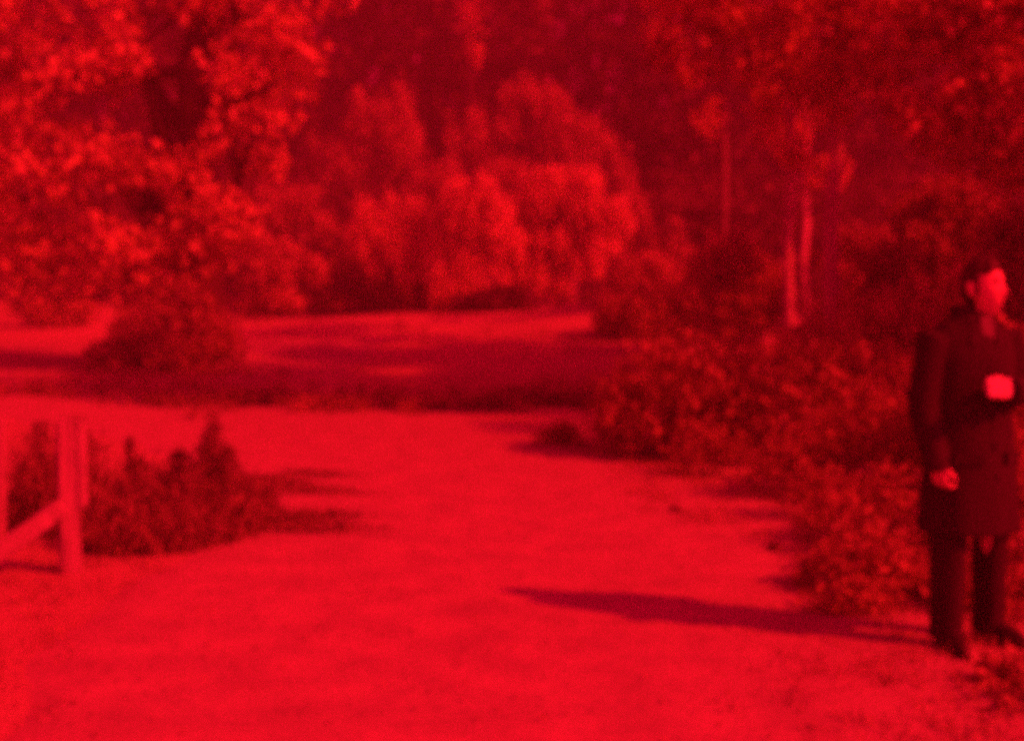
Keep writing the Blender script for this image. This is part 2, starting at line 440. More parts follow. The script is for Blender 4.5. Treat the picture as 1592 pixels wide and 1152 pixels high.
shaped_tree('rounded_tree', 'tall rounded tree whose sunlit crown edge slopes down to the right', 830, 62,
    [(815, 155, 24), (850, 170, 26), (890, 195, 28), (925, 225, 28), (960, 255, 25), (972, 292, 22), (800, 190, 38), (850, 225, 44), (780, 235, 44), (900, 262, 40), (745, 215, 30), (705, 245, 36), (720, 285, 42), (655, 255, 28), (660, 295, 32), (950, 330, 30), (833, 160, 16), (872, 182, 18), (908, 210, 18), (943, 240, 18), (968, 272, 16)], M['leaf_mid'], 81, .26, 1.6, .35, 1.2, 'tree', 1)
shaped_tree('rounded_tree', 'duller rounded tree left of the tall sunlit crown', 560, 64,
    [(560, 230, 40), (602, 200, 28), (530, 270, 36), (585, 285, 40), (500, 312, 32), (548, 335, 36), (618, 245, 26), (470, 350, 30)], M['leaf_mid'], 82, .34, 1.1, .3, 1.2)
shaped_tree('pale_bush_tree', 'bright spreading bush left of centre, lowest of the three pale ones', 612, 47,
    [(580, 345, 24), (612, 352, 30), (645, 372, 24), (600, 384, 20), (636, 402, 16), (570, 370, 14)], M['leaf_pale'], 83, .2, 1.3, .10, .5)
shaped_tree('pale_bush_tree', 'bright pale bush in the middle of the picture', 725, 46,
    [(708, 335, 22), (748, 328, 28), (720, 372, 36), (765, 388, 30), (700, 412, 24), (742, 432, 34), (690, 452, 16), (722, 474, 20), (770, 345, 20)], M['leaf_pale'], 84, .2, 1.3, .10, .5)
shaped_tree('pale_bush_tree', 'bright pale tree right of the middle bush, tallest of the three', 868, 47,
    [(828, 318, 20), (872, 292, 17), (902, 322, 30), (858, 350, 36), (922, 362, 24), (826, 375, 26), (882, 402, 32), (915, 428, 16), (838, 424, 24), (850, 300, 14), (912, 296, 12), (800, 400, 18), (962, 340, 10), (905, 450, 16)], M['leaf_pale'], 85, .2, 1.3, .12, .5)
shaped_tree('slender_tree', 'slender tree top centre with one bright sunlit spray', 738, 66, [(733, 45, 7), (737, 60, 7), (734, 75, 7), (738, 90, 6), (731, 28, 6), (740, 8, 8)], M['leaf_pale'], 99, .2, .9, .16, .3)
shaped_tree('slope_shrub', 'dull spreading bush between the bright bushes and the slope', 610, 49,
    [(560, 430, 30), (600, 440, 30), (640, 450, 26), (520, 420, 30), (670, 470, 20), (590, 470, 26), (540, 460, 28)], M['leaf_mid'], 98, .22, 1.2, .08, .5, 'shrub')
far_tree('slope_shrub', 'dull bush on the far slope, under the big left tree', 430, 44, 372, 170, M['leaf_mid'], 86, .2, lobes_n=6, dens=1.4, base_gap=.1)
far_tree('slope_shrub', 'low dull bush at the left edge under hanging leaves', 95, 40, 395, 190, M['leaf_mid'], 88, .18, lobes_n=5, dens=1.5, base_gap=.1)
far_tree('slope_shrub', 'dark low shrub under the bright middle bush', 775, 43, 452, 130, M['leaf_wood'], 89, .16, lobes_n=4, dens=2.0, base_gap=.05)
far_tree('slope_shrub', 'dull shrub on the bank beside the little gate', 1010, 43, 395, 120, M['leaf_mid'], 90, .18, lobes_n=5, dens=1.5, base_gap=.1)
far_tree('slope_shrub', 'shaded shrub on the bank behind the hedge', 1330, 33, 360, 200, M['leaf_shade'], 92, .16, lobes_n=6, dens=1.6, base_gap=.1)
far_tree('slope_shrub', 'shaded tall shrub behind the man', 1480, 26, 280, 260, M['leaf_shade'], 93, .14, lobes_n=8, dens=1.6, base_gap=.08)

far_tree('slope_shrub', 'shaded shrub between the hedge and the pale trunks', 1390, 20, 395, 190, M['leaf_shade'], 94, .13, lobes_n=6, dens=1.6, base_gap=.06)
far_tree('slope_shrub', 'shaded shrub at the right edge above the man\'s shoulder', 1590, 18, 330, 220, M['leaf_shade'], 95, .13, lobes_n=7, dens=1.6, base_gap=.06)
for k_, (px_, Y_, lobs_, lab_) in enumerate([
    (1005, 50, [(985, 340, 26), (1010, 370, 28), (975, 390, 24), (1030, 410, 26), (1000, 430, 26)], 'dull bush right of the bright bushes, above the gate'),
    (700, 54, [(690, 300, 26), (660, 330, 24), (800, 290, 22), (770, 300, 20), (650, 360, 22)], 'dull bush showing in the gap behind the bright bushes'),
    (445, 50, [(430, 330, 34), (470, 350, 30), (400, 370, 32), (450, 400, 34), (500, 390, 30), (420, 430, 28)], 'dull ragged bush right of the big left tree'),
    (990, 37, [(965, 452, 18), (1000, 440, 20), (1030, 455, 18), (985, 475, 16), (1020, 480, 16)], 'dull undergrowth on the bank right of the gate'),
    (1085, 34, [(1070, 440, 22), (1100, 430, 22), (1120, 455, 20), (1150, 440, 20), (1090, 470, 20), (1135, 480, 18)], 'dull undergrowth hiding the foot of the leftmost pale trunk'),
    (1020, 31, [(960, 500, 16), (1000, 492, 20), (1040, 498, 20), (1075, 505, 18), (980, 520, 14), (1020, 522, 14), (1100, 515, 16)], 'dull low growth on the near side of the bank, left of the hedge top'),
    (1140, 28, [(1115, 430, 16), (1150, 415, 18), (1175, 440, 18), (1130, 460, 20), (1160, 480, 20), (1190, 470, 16), (1120, 495, 16)], 'shaded undergrowth in front of the pale trunks')]):
    shaped_tree('slope_shrub', lab_, px_, Y_, lobs_, M['leaf_mid'], 160 + k_, .2, 1.1, .07, .6, 'shrub')
# the dark wood that closes off the background reads as one mass
wr = np.random.default_rng(5)
WV, tv, tf = [], [], []
for k in range(95):
    row = k % 4
    Y = 68 + row * 8 + wr.uniform(-3, 3)
    px = -350 + (k // 4) * (2300 / 23) + wr.uniform(-40, 40) + row * 22
    x, y, z = at(px, Y)
    H = wr.uniform(16, 24)
    conif = wr.random() < .55
    tube(tv, tf, [(x, y, z - .3), (x, y, z + H * .5), (x, y, z + H * .92)], [.3, .2, .05], 6)
    nl = 62
    cs, rs, ks = [], [], []
    for q in range(nl):
        t = wr.uniform(.05, 1)
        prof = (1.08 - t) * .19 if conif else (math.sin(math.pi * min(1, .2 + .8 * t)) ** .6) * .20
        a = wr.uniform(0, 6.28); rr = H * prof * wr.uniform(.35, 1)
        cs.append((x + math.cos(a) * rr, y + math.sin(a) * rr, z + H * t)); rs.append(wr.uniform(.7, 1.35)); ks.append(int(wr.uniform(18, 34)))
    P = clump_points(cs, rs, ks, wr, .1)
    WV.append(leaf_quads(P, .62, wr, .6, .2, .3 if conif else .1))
for k in range(230):
    Y = wr.uniform(48.5, 72); px = wr.uniform(-150, 1750)
    if 540 < px < 960 and Y < 51: continue
    x, y, z = at(px, Y)
    h = wr.uniform(1.6, 3.6); w = wr.uniform(1.4, 2.6)
    u = rand_unit(14, wr); cs = [(x + q[0] * w, y + q[1] * w, z + .2 + abs(q[2]) * h) for q in u]
    P = clump_points(cs, wr.uniform(.5, 1.0, 14), [22] * 14, wr, .1)
    WV.append(leaf_quads(P, .42, wr, .6, .3, .1))
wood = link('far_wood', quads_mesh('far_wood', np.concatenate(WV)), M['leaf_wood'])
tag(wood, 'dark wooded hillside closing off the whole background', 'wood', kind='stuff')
tr_ = link('trunks', mesh_from('trunks', tv, tf), M['bark_dark'], wood); tr_['kind'] = 'stuff'

# ------------------------------------------------------------------ shrubs of the hedge on the right
def shrub(name, label, x, y, w, d, h, leaf, mat, seed, n, group=None, cat='shrub', stems=9, low=.05, up=.4):
    r = np.random.default_rng(seed)
    root = empty(name, (x, y, float(ground_z(x, y))))
    tag(root, label, cat, group)
    cs, rs, ks = [], [], []
    for k in range(n):
        a = r.uniform(0, 6.28); q = r.uniform(0, 1) ** .5
        px, py = math.cos(a) * q * w * .5, math.sin(a) * q * d * .5
        top = h * (1 - .55 * q * q) * r.uniform(.75, 1.08)
        z = low + (top - low) * r.uniform(.0, 1) ** .55
        cs.append((px, py, z)); rs.append(leaf * r.uniform(1.3, 2.6)); ks.append(int(r.uniform(10, 22)))
    P = clump_points(cs, rs, ks, r, .1)
    P[:, 2] = np.maximum(P[:, 2], .02)
    link('foliage', quads_mesh('foliage', leaf_quads(P, leaf, r, .62, up, .1)), mat, root)
    sv, sf = [], []
    for k in range(stems):
        c = Vector(cs[k * len(cs) // stems])
        b = Vector((c.x * .25, c.y * .25, -.05))
        m_ = b.lerp(c, .55) + Vector((0, 0, .1 * h))
        tube(sv, sf, [b, m_, c], [.018 * h + .006, .012 * h + .004, .003], 5)
    link('stem', mesh_from('stem', sv, sf), M['stem'], root, True)
    return root

G = 'shrubs of the hedge on the right'
shrub('hedge_shrub', 'leafy shrub at the left end of the hedge, its pale sprigs catching sun', 1.65, 12.4, 1.7, 1.6, 1.25, .085, M['leaf_shrub'], 101, 330, G)
shrub('hedge_shrub', 'rounded dark shrub in the middle of the hedge', 3.0, 12.2, 2.4, 2.0, 1.45, .085, M['leaf_shrub'], 102, 430, G)
shrub('hedge_shrub', 'taller dark shrub at the back of the hedge, left of the man', 4.4, 13.2, 2.6, 2.2, 1.9, .09, M['leaf_shrub'], 103, 460, G)
shrub('hedge_shrub', 'shrub with light-spotted lower leaves, near left of the man', 3.3, 10.0, 2.1, 1.8, 1.0, .075, M['leaf_shrub'], 104, 230, G)
shrub('hedge_shrub', 'dense shrub directly behind the man at hip height', 4.0, 9.0, 1.9, 1.7, 1.6, .08, M['leaf_shrub'], 105, 300, G)
shrub('hedge_shrub', 'tall shaded shrub behind the man on the right', 6.0, 11.0, 2.8, 2.2, 2.6, .10, M['leaf_shrub'], 106, 520, G)
shrub('hedge_shrub', 'low ragged shrub beside the man at knee height', 2.35, 7.75, 1.0, 1.1, .50, .065, M['leaf_shrub'], 107, 75, G)
shrub('hedge_shrub', 'shrub right behind the man, reaching his knees', 3.15, 7.3, 1.2, 1.1, .85, .07, M['leaf_shrub'], 108, 130, G)
shrub('low_plant', 'small leafy plant at the path edge, left of the man\'s feet', 1.92, 6.55, .75, .55, .26, .05, M['leaf_shrub'], 109, 90, 'low plants by the hedge', 'plant', 6, .02)
shrub('low_plant', 'small leafy plant behind the man\'s shoes', 2.42, 6.15, .6, .5, .28, .05, M['leaf_shrub'], 110, 80, 'low plants by the hedge', 'plant', 6, .02)
for k_, (lx_, ly_, lw_, lh_, lab_) in enumerate([(2.05, 7.05, .6, .24, 'ragged little plant just below the knee-high shrub'), (2.15, 8.75, .7, .42, 'sunlit ragged plant on the path side of the spotted shrub'), (2.2, 9.7, .9, .6, 'sunlit plant where the hedge bulges onto the path'), (1.75, 10.9, .8, .5, 'ragged plant at the dark foot of the hedge'), (1.72, 6.15, .5, .13, 'flat weed by the shadow near the man'), (2.65, 5.1, .7, .13, 'weedy tuft at the bottom right in front of the man'), (2.1, 4.75, .7, .12, 'low weeds at the bottom right corner')]):
    shrub('low_plant', lab_, lx_, ly_, lw_, lw_ * .8, lh_, .05, M['leaf_shrub'], 140 + k_, int(22 + 60 * lh_), 'low plants by the hedge', 'plant', 6, .02)
shrub('low_plant', 'dark tuft at the left end of the hedge', .52, 13.2, .42, .42, .24, .06, M['leaf_shrub'], 111, 40, 'low plants by the hedge', 'plant', 5, .02)

x_, y_, z_ = at(268, 25.0)
shrub('slope_shrub', 'dark shrub at the foot of the big left tree', x_ + .1, y_, 2.6, 1.8, 2.0, .13, M['leaf_shade'], 87, 330, None)
shrub('slope_shrub', 'low ragged growth on the left of the big tree trunk', x_ - 1.5, y_ + 1.5, 1.5, 1.4, .6, .12, M['leaf_mid'], 97, 100, None)
# spiky dark shrub behind the post
def spiky_shrub(name, label, x, y, w, d, h, spikes, seed, n, mat):
    r = np.random.default_rng(seed)
    root = empty(name, (x, y, float(ground_z(x, y)))); tag(root, label, 'shrub')
    P = []
    for k in range(n):
        a = r.uniform(0, 6.28); q = r.uniform(0, 1) ** .5
        bx, by = math.cos(a) * q * w * .5, math.sin(a) * q * d * .5
        hh = h * (1 - .55 * q * q) * r.uniform(.35, 1.2)
        m = 16
        t = r.uniform(0, 1, m)
        rad = .045 * (1.2 - t); tx, ty = r.normal(size=2) * .35 * hh
        P.append(np.stack([bx + tx * t + r.normal(size=m) * rad, by + ty * t + r.normal(size=m) * rad, t * hh], 1))
    for (sx, sy, sh, sw) in spikes:
        m = 380
        t = r.uniform(0, 1, m) ** 1.2
        rad = sw * (1.25 - t)
        P.append(np.stack([sx + r.normal(size=m) * rad, sy + r.normal(size=m) * rad, t * sh], 1))
    P = np.concatenate(P); P[:, 2] = np.maximum(P[:, 2], .015)
    link('foliage', quads_mesh('foliage', leaf_quads(P, .12, r, .11, -.2, -1.0)), mat, root)
    sv, sf = [], []
    for (sx, sy, sh, sw) in spikes:
        tube(sv, sf, [(sx * .8, sy * .8, -.04), (sx, sy, sh * .5), (sx, sy, sh * .95)], [.016, .01, .003], 5)
    link('stem', mesh_from('stem', sv, sf), M['stem'], root)
    return root

spiky_shrub('spiky_shrub', 'dark spiky low shrub right of the white post', -2.31, 8.35, 1.3, 1.9, .44,
            [(.26, .1, .82, .075), (.19, .2, .62, .10), (.36, .1, .56, .09), (-.02, .3, .50, .13), (-.36, .25, .58, .03), (-.3, .2, .46, .10)], 121, 1000, M['leaf_dark'])
spiky_shrub('spiky_shrub', 'dark shrub filling the gap left of the white post', -3.13, 8.4, .5, .7, .62,
            [(-.1, 0, .72, .12), (.1, .1, .74, .12), (.2, 0, .66, .10)], 122, 300, M['leaf_dark'])
def leaf_streak_tuft(label, x, y, w, d, h, seed, n):
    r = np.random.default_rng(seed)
    root = empty('shade_streak_tuft', (x, y, float(ground_z(x, y)))); tag(root, label, 'plant', 'creeping plants spreading from the spiky shrub')
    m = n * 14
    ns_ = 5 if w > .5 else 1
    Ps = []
    for k in range(ns_):        # wide ones: flat dark leaf streaks, shaped to read as streaky shadow
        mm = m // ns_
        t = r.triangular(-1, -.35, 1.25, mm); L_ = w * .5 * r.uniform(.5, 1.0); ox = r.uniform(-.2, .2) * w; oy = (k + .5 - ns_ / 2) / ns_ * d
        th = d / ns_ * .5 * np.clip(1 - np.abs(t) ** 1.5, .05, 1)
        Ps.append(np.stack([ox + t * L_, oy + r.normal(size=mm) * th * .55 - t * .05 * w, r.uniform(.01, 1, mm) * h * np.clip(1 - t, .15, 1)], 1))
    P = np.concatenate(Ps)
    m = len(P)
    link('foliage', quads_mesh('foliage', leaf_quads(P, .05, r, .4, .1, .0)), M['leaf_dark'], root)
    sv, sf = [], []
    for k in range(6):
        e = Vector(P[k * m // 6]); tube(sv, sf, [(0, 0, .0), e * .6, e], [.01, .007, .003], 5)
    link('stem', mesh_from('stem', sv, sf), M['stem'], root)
leaf_streak_tuft('streaky shadow shaped from flat dark leaves, farther strip right of the spiky shrub', -1.80, 10.35, 1.5, 1.3, .05, 131, 110)
leaf_streak_tuft('streaky shadow shaped from flat dark leaves, nearer strip right of the spiky shrub', -1.42, 8.5, 1.3, .85, .045, 132, 90)
leaf_streak_tuft('small dark tuft on the bare path left of the hedge', 1.18, 9.0, .16, .16, .05, 133, 6)
leaf_streak_tuft('small dark tuft on the path nearer the man', 1.62, 7.6, .16, .13, .05, 134, 6)

tuft_r = np.random.default_rng(77)
for k_ in range(13):
    tx_ = -5.2 + k_ * .56 + tuft_r.uniform(-.2, .2); ty_ = 18.6 - .10 * k_ + tuft_r.uniform(-.5, .5)
    root_ = shrub('grass_tuft', 'dark grassy tuft along the near edge of the tree shadow', tx_, ty_, tuft_r.uniform(.7, 1.3), .5, tuft_r.uniform(.12, .30), .07, M['leaf_dark'], 200 + k_, 40, 'grassy tufts along the shadow edge', 'grass tuft', 4, .02, -.2)
# ------------------------------------------------------------------ white wooden posts, left
def board(name, size, mat, parent, loc=(0, 0, 0), rot=(0, 0, 0), bev=.008, rough=0.0):
    bm = bmesh.new(); bmesh.ops.create_cube(bm, size=1)
    bmesh.ops.scale(bm, vec=size, verts=bm.verts)
    bmesh.ops.bevel(bm, geom=bm.edges[:], offset=bev, segments=2, affect='EDGES')
    if rough:
        bmesh.ops.subdivide_edges(bm, edges=[e for e in bm.edges if e.calc_length() > .03], cuts=9, use_grid_fill=True)
        for v in bm.verts:
            q = Vector((v.co.x * 16, v.co.y * 16, v.co.z * 5)) + Vector(loc) * 9
            v.co += mnoise.noise_vector(q) * rough + mnoise.noise_vector(q * 4.0) * rough * .4
    me = bpy.data.meshes.new(name); bm.to_mesh(me); bm.free()
    o = link(name, me, mat, parent)
    o.location = loc; o.rotation_euler = rot
    return o
p = empty('wooden_post', (-2.53, 7.0, 0)); p.rotation_euler = (0, 0, R(20))
tag(p, 'whitewashed wooden post with a slanting brace at its foot', 'post')
board('post', (.115, .11, 1.02), M['post'], p, (0, 0, .36), (0, R(-1.0), 0), .014, .012)
board('side_board', (.055, .09, .50), M['post'], p, (.076, -.010, .62), (0, R(.5), 0), .010, .010)
ba, bb = Vector((-.03, .0, .40)), Vector((-.62, .0, -.02))
dv = bb - ba
board('brace', (dv.length, .07, .10), M['post'], p, (ba + bb) / 2 + Vector((0, -.096, 0)), (0, -math.atan2(dv.z, dv.x), 0), .012, .012)
p2 = empty('wooden_post', (-3.33, 7.9, 0)); tag(p2, 'pale wooden post cut by the left edge of the picture', 'post')
board('post', (.12, .11, 1.0), M['post'], p2, (0, 0, .30), (0, R(1.2), 0), .014, .012)
board('side_board', (.04, .08, .4), M['post'], p2, (-.088, .01, .45), (0, 0, 0), .008, .006)

# little gate in the background
gx, gy, gz = at(920, 42)
g = empty('garden_gate', (gx, gy, gz)); tag(g, 'small dark boarded gate between two pale posts in the background', 'gate')
for sx in (-.58, .58): board('gate_post', (.13, .13, 1.35), M['post'], g, (sx, 0, .55))
for k in range(6): board('plank', (.15, .03, .9), M['gate'], g, (-.42 + k * .168, 0, .55), bev=.006)
for zz in (.25, .85): board('rail', (1.02, .04, .09), M['gate'], g, (0, .038, zz))

# ------------------------------------------------------------------ grass
gr = np.random.default_rng(17)
def grass_mesh(n, area, hmin, hmax, clump):
    out = []
    # tuft centres
    nt_ = max(1, n // clump)
    cx, cy = area(nt_)
    for x, y in zip(cx, cy):
        k = int(gr.uniform(.5, 1.5) * clump)
        bx = x + gr.normal(size=k) * .045; by = y + gr.normal(size=k) * .045
        h = gr.uniform(hmin, hmax, k) * gr.uniform(.6, 1.2)
        a = gr.uniform(0, 6.28, k); w = gr.uniform(.003, .006, k)
        lx, ly = gr.normal(size=k) * .45 * h, gr.normal(size=k) * .45 * h
        z = ground_z(bx, by)
        c, s = np.cos(a) * w, np.sin(a) * w
        q = np.stack([np.stack([bx - c, by - s, z - .005], 1), np.stack([bx + c, by + s, z - .005], 1),
                      np.stack([bx + lx + c * .25, by + ly + s * .25, z + h], 1), np.stack([bx + lx - c * .25, by + ly - s * .25, z + h], 1)], 1)
        out.append(q)
    return np.concatenate(out)
def area_right(n):
    y = gr.uniform(4.0, 6.6, n); x = .85 + 1.95 * gr.random(n) ** .55 + (y - 5.2) * .25
    return x, y
def area_left(n):
    y = gr.uniform(4.2, 9.5, n); x = path_left = -1.75 - .06 * y - gr.random(n) ** .7 * 2.6 + .35
    return x, y
def area_bank(n):
    y = gr.uniform(24, 46, n); x = gr.uniform(-20, 6, n)
    return x, y
def area_verge(n):
    x = gr.uniform(-9, 2, n); y = 17.6 + .25 * x * (x > -3) + .6 * gr.normal(size=n) + 5.0 * gr.random(n) ** 2 + np.clip(-3 - x, 0, 6) * .55
    return x, y
def area_hedge(n):
    y = gr.uniform(6.3, 13.5, n); x = 1.75 + gr.normal(size=n) * .25 + np.clip(8 - y, -1, 2) * .5
    return x, y
GV = np.concatenate([grass_mesh(5200, area_right, .02, .07, 12), grass_mesh(5000, area_left, .02, .07, 11), grass_mesh(2600, area_hedge, .03, .10, 10)])
# far turf: taller, wider blades
fb = np.concatenate([grass_mesh(1500, area_bank, .08, .18, 22), grass_mesh(5000, area_verge, .10, .3, 24)])
mid = fb.mean(axis=1, keepdims=True); fb = fb.copy()
fb[:, :, :2] = mid[:, :, :2] + (fb[:, :, :2] - mid[:, :, :2]) * 3.0
gobj = link('grass', quads_mesh('grass', np.concatenate([GV, fb])), M['grass'])
tag(gobj, 'short dry grass along the path edges and on the far bank', 'grass', kind='stuff')

# fallen leaves and twigs on the path
lr = np.random.default_rng(23); nL = 2600
ly = lr.uniform(3.8, 16, nL); lx = lr.uniform(-1, 1, nL) * (1.2 + .22 * ly) + .2
LP = np.stack([lx, ly, ground_z(lx, ly) + .022], 1)
LQ = leaf_quads(LP, .028, lr, .6, 6.0, 0); LQ[:, :, 2] = np.clip(LQ[:, :, 2], LP[:, None, 2] - .006, LP[:, None, 2] + .012)
litter = link('leaf_litter', quads_mesh('leaf_litter', LQ), M['leaf_shrub'])
tag(litter, 'small fallen leaves scattered over the pale path', 'leaves', kind='stuff')

# ------------------------------------------------------------------ the man
def loft(rings, seg=28, cap_top=True, cap_bot=True, fold=0.0, folds=9, seed=0):
    """rings: (cx,cy,z,rx,ry[,power]) -> verts, faces"""
    r = np.random.default_rng(seed); ph = r.uniform(0, 6.28, 3)
    v, f = [], []
    for j, rg in enumerate(rings):
        cx, cy, z, rx, ry = rg[:5]
        fo = rg[5] if len(rg) > 5 else 0
        for k in range(seg):
            a = 2 * math.pi * k / seg
            s = 1 + fo * (math.sin(folds * a + ph[0] + z * 2) * .6 + math.sin(folds * .6 * a + ph[1] - z * 3) * .4)
            v.append((cx + math.cos(a) * rx * s, cy + math.sin(a) * ry * s, z))
    for j in range(len(rings) - 1):
        for k in range(seg):
            a = j * seg + k; b = j * seg + (k + 1) % seg
            f.append((a, b, b + seg, a + seg))
    if cap_bot: f.append(tuple(range(seg))[::-1])
    if cap_top: f.append(tuple((len(rings) - 1) * seg + k for k in range(seg)))
    return v, f

def add(vs, fs, v, f):
    b = len(vs); vs.extend([Vector(q) for q in v]); fs.extend([tuple(i + b for i in q) for q in f])

def bake(name, v, f, voxel=None, subdiv=0, sm=0):
    me = mesh_from(name, v, f)
    tmp = bpy.data.objects.new('tmp', me); col.objects.link(tmp)
    if voxel:
        md = tmp.modifiers.new('r', 'REMESH'); md.mode = 'VOXEL'; md.voxel_size = voxel
    if sm:
        md = tmp.modifiers.new('s', 'SMOOTH'); md.iterations = sm; md.factor = .5
    if subdiv:
        md = tmp.modifiers.new('d', 'SUBSURF'); md.levels = subdiv; md.render_levels = subdiv
    dg = bpy.context.evaluated_depsgraph_get()
    out = bpy.data.meshes.new_from_object(tmp.evaluated_get(dg)); out.name = name
    bpy.data.objects.remove(tmp); bpy.data.meshes.remove(me)
    return out

# the figure faces -Y in its own frame; his right side is -X
PER = empty('person', (2.055, 5.52, 0.0), R(20))
tag(PER, 'man in long dark coat standing at the path edge, face lit by sun', 'person')

HEAD_C = Vector((.025, -.035, 1.605)); HEAD_TURN = R(20); HEAD_S = 1.0
HS = Vector((.95, .98, 1.09))
def hs(q): return Vector((q[0] * HS.x, q[1] * HS.y, q[2] * HS.z))
def head_geo():
    v, f = [], []
    nu, nv = 36, 28
    for j in range(nv + 1):
        th = math.pi * j / nv
        for i in range(nu):
            ph = 2 * math.pi * i / nu
            d = Vector((math.sin(th) * math.cos(ph), math.sin(th) * math.sin(ph), math.cos(th)))
            x, y, z = d.x * .076, d.y * .097, d.z * .122
            front = max(0, -d.y)
            # jaw: narrower and further forward towards the chin
            if z < -.01:
                t = min(1, (-.01 - z) / .11)
                x *= 1 - .36 * t * t - .1 * t
                y = y * (1 - .32 * t) - .018 * t if y > 0 else y * (1 - .05 * t)
            if z > .06: x *= 1 - .06 * (z - .06) / .06
            g = lambda cx, cz, sx, sz: math.exp(-((x - cx) / sx) ** 2 - ((z - cz) / sz) ** 2)
            if d.y < -.15:
                y += .012 * (g(-.032, .012, .018, .012) + g(.032, .012, .018, .012))      # eye sockets
                y -= .006 * (g(-.03, .032, .026, .008) + g(.03, .032, .026, .008))       # brow
                zz = (z + .012)
                y -= .026 * math.exp(-(x / .011) ** 2) * max(0, 1 - abs((z + .028) / .05)) ** 1.2   # nose
                y -= .006 * (g(0, -.062, .024, .006) + g(0, -.074, .020, .006))            # lips
                y += .004 * g(0, -.068, .03, .003)
                y -= .008 * g(0, -.102, .022, .014)                                        # chin
                y -= .004 * (g(-.045, -.02, .018, .02) + g(.045, -.02, .018, .02))         # cheeks
            v.append((x, y, z))
    for j in range(nv):
        for i in range(nu):
            a = j * nu + i; b = j * nu + (i + 1) % nu
            f.append((a, a + nu, b + nu, b))
    # ears
    for s in (-1, 1):
        ev, ef = loft([(s * .074, .012, -.034, .006, .010), (s * .079, .014, -.022, .009, .016), (s * .083, .016, .0, .010, .021), (s * .083, .018, .018, .009, .020), (s * .078, .016, .030, .006, .012)], 12)
        b = len(v); v += ev; f += [tuple(q + b for q in t) for t in ef]
    # a little forward tilt and a turn on the neck
    Mx = Matrix.Rotation(HEAD_TURN, 4, 'Z') @ Matrix.Rotation(R(-6), 4, 'X')
    return [HEAD_C + Mx @ hs(q) for q in v], f, Mx

def hand(vs, fs, wrist, dirv, palm_n, side, curl=.55, size=1.0, spread=.14):
    """palm plus five separate, unequal, bent fingers; dirv: wrist->knuckles; palm_n: palm normal; side: thumb side vector"""
    d = Vector(dirv).normalized(); n_ = Vector(palm_n); n_ = (n_ - d * n_.dot(d)).normalized(); s_ = Vector(side); s_ = (s_ - d * s_.dot(d) - n_ * s_.dot(n_)).normalized()
    w = Vector(wrist)
    def P(a, b, c): return w + d * a * size + s_ * b * size + n_ * c * size
    # palm as a bevelled slab of four metacarpal tubes
    for k, b in enumerate((.030, .010, -.010, -.029)):
        tube(vs, fs, [P(-.02, b * .55, 0), P(.03, b * .9, 0), P(.085 - .004 * k, b, 0)], [.015 * size, .0155 * size, .0125 * size], 8)
    lens = (.072, .080, .074, .058)
    for k, (b, L) in enumerate(zip((.030, .010, -.010, -.029), lens)):
        c1, c2 = curl, curl * 1.25
        a0 = .082 - .004 * k
        p0 = P(a0, b, 0)
        dd = lambda ang, q: d * (math.cos(ang) * L * q * size) + n_ * (math.sin(ang) * L * q * size) + s_ * ((1.5 - k) * spread * .06 * L * q * 3 * size)
        p1 = p0 + dd(c1 * .55, .45); p2 = p1 + dd(c1 + c2 * .45, .32); p3 = p2 + dd(c1 + c2 * 1.1, .23)
        tube(vs, fs, [p0, p1, p2, p3], [.0098 * size, .0092 * size, .0085 * size, .0065 * size], 8)
    t0 = P(.012, .026, .006); t1 = P(.042, .050, .014); t2 = P(.070, .056, .024); t3 = P(.090, .050, .034)
    tube(vs, fs, [t0, t1, t2, t3], [.015 * size, .0125 * size, .0105 * size, .0075 * size], 8)

# arm joints (figure frame)
SR, SL = Vector((-.195, .01, 1.385)), Vector((.195, .0, 1.385))
ER, WR = Vector((-.246, .02, 1.08)), Vector((-.226, -.055, .832))
EL, WL = Vector((.262, .0, 1.13)), Vector((.035, -.205, 1.165))

bv, bf = [], []
hv, hf, HM = head_geo(); add(bv, bf, hv, hf)
tube(bv, bf, [(0, .012, 1.40), (.004, .0, 1.48), HEAD_C + Vector((0, .018, -.05))], [.066, .058, .056], 16)
tv_, tf_ = loft([(0, 0, .86, .155, .10), (0, 0, 1.0, .15, .10), (0, 0, 1.2, .165, .105), (0, .01, 1.34, .155, .09), (0, .01, 1.40, .10, .06)], 20); add(bv, bf, tv_, tf_)
for S, E, W in ((SR, ER, WR), (SL, EL, WL)):
    tube(bv, bf, [S + Vector((0, 0, -.02)), S.lerp(E, .5), E, E.lerp(W, .4), W], [.052, .046, .038, .036, .026], 12)
for s in (-1, 1):
    tube(bv, bf, [(s * .085, 0, .92), (s * .112, 0, .6), (s * .138, .007, .30), (s * .138, .007, .09)], [.085, .052, .042, .034], 12)
hand(bv, bf, WR, (WR - ER) + Vector((.02, -.0, -.02)), (1, .1, 0), (0, -1, 0), 1.05, .98)
# the other hand is closed round the packet: fingers curl over its face
hand(bv, bf, WL, (-1, -.30, .05), (0, 1, -.15), (0, 0, 1), .75, 1.0)
body = link('body', bake('body', bv, bf, .0042, 0, 3), M['skin'], PER, True)

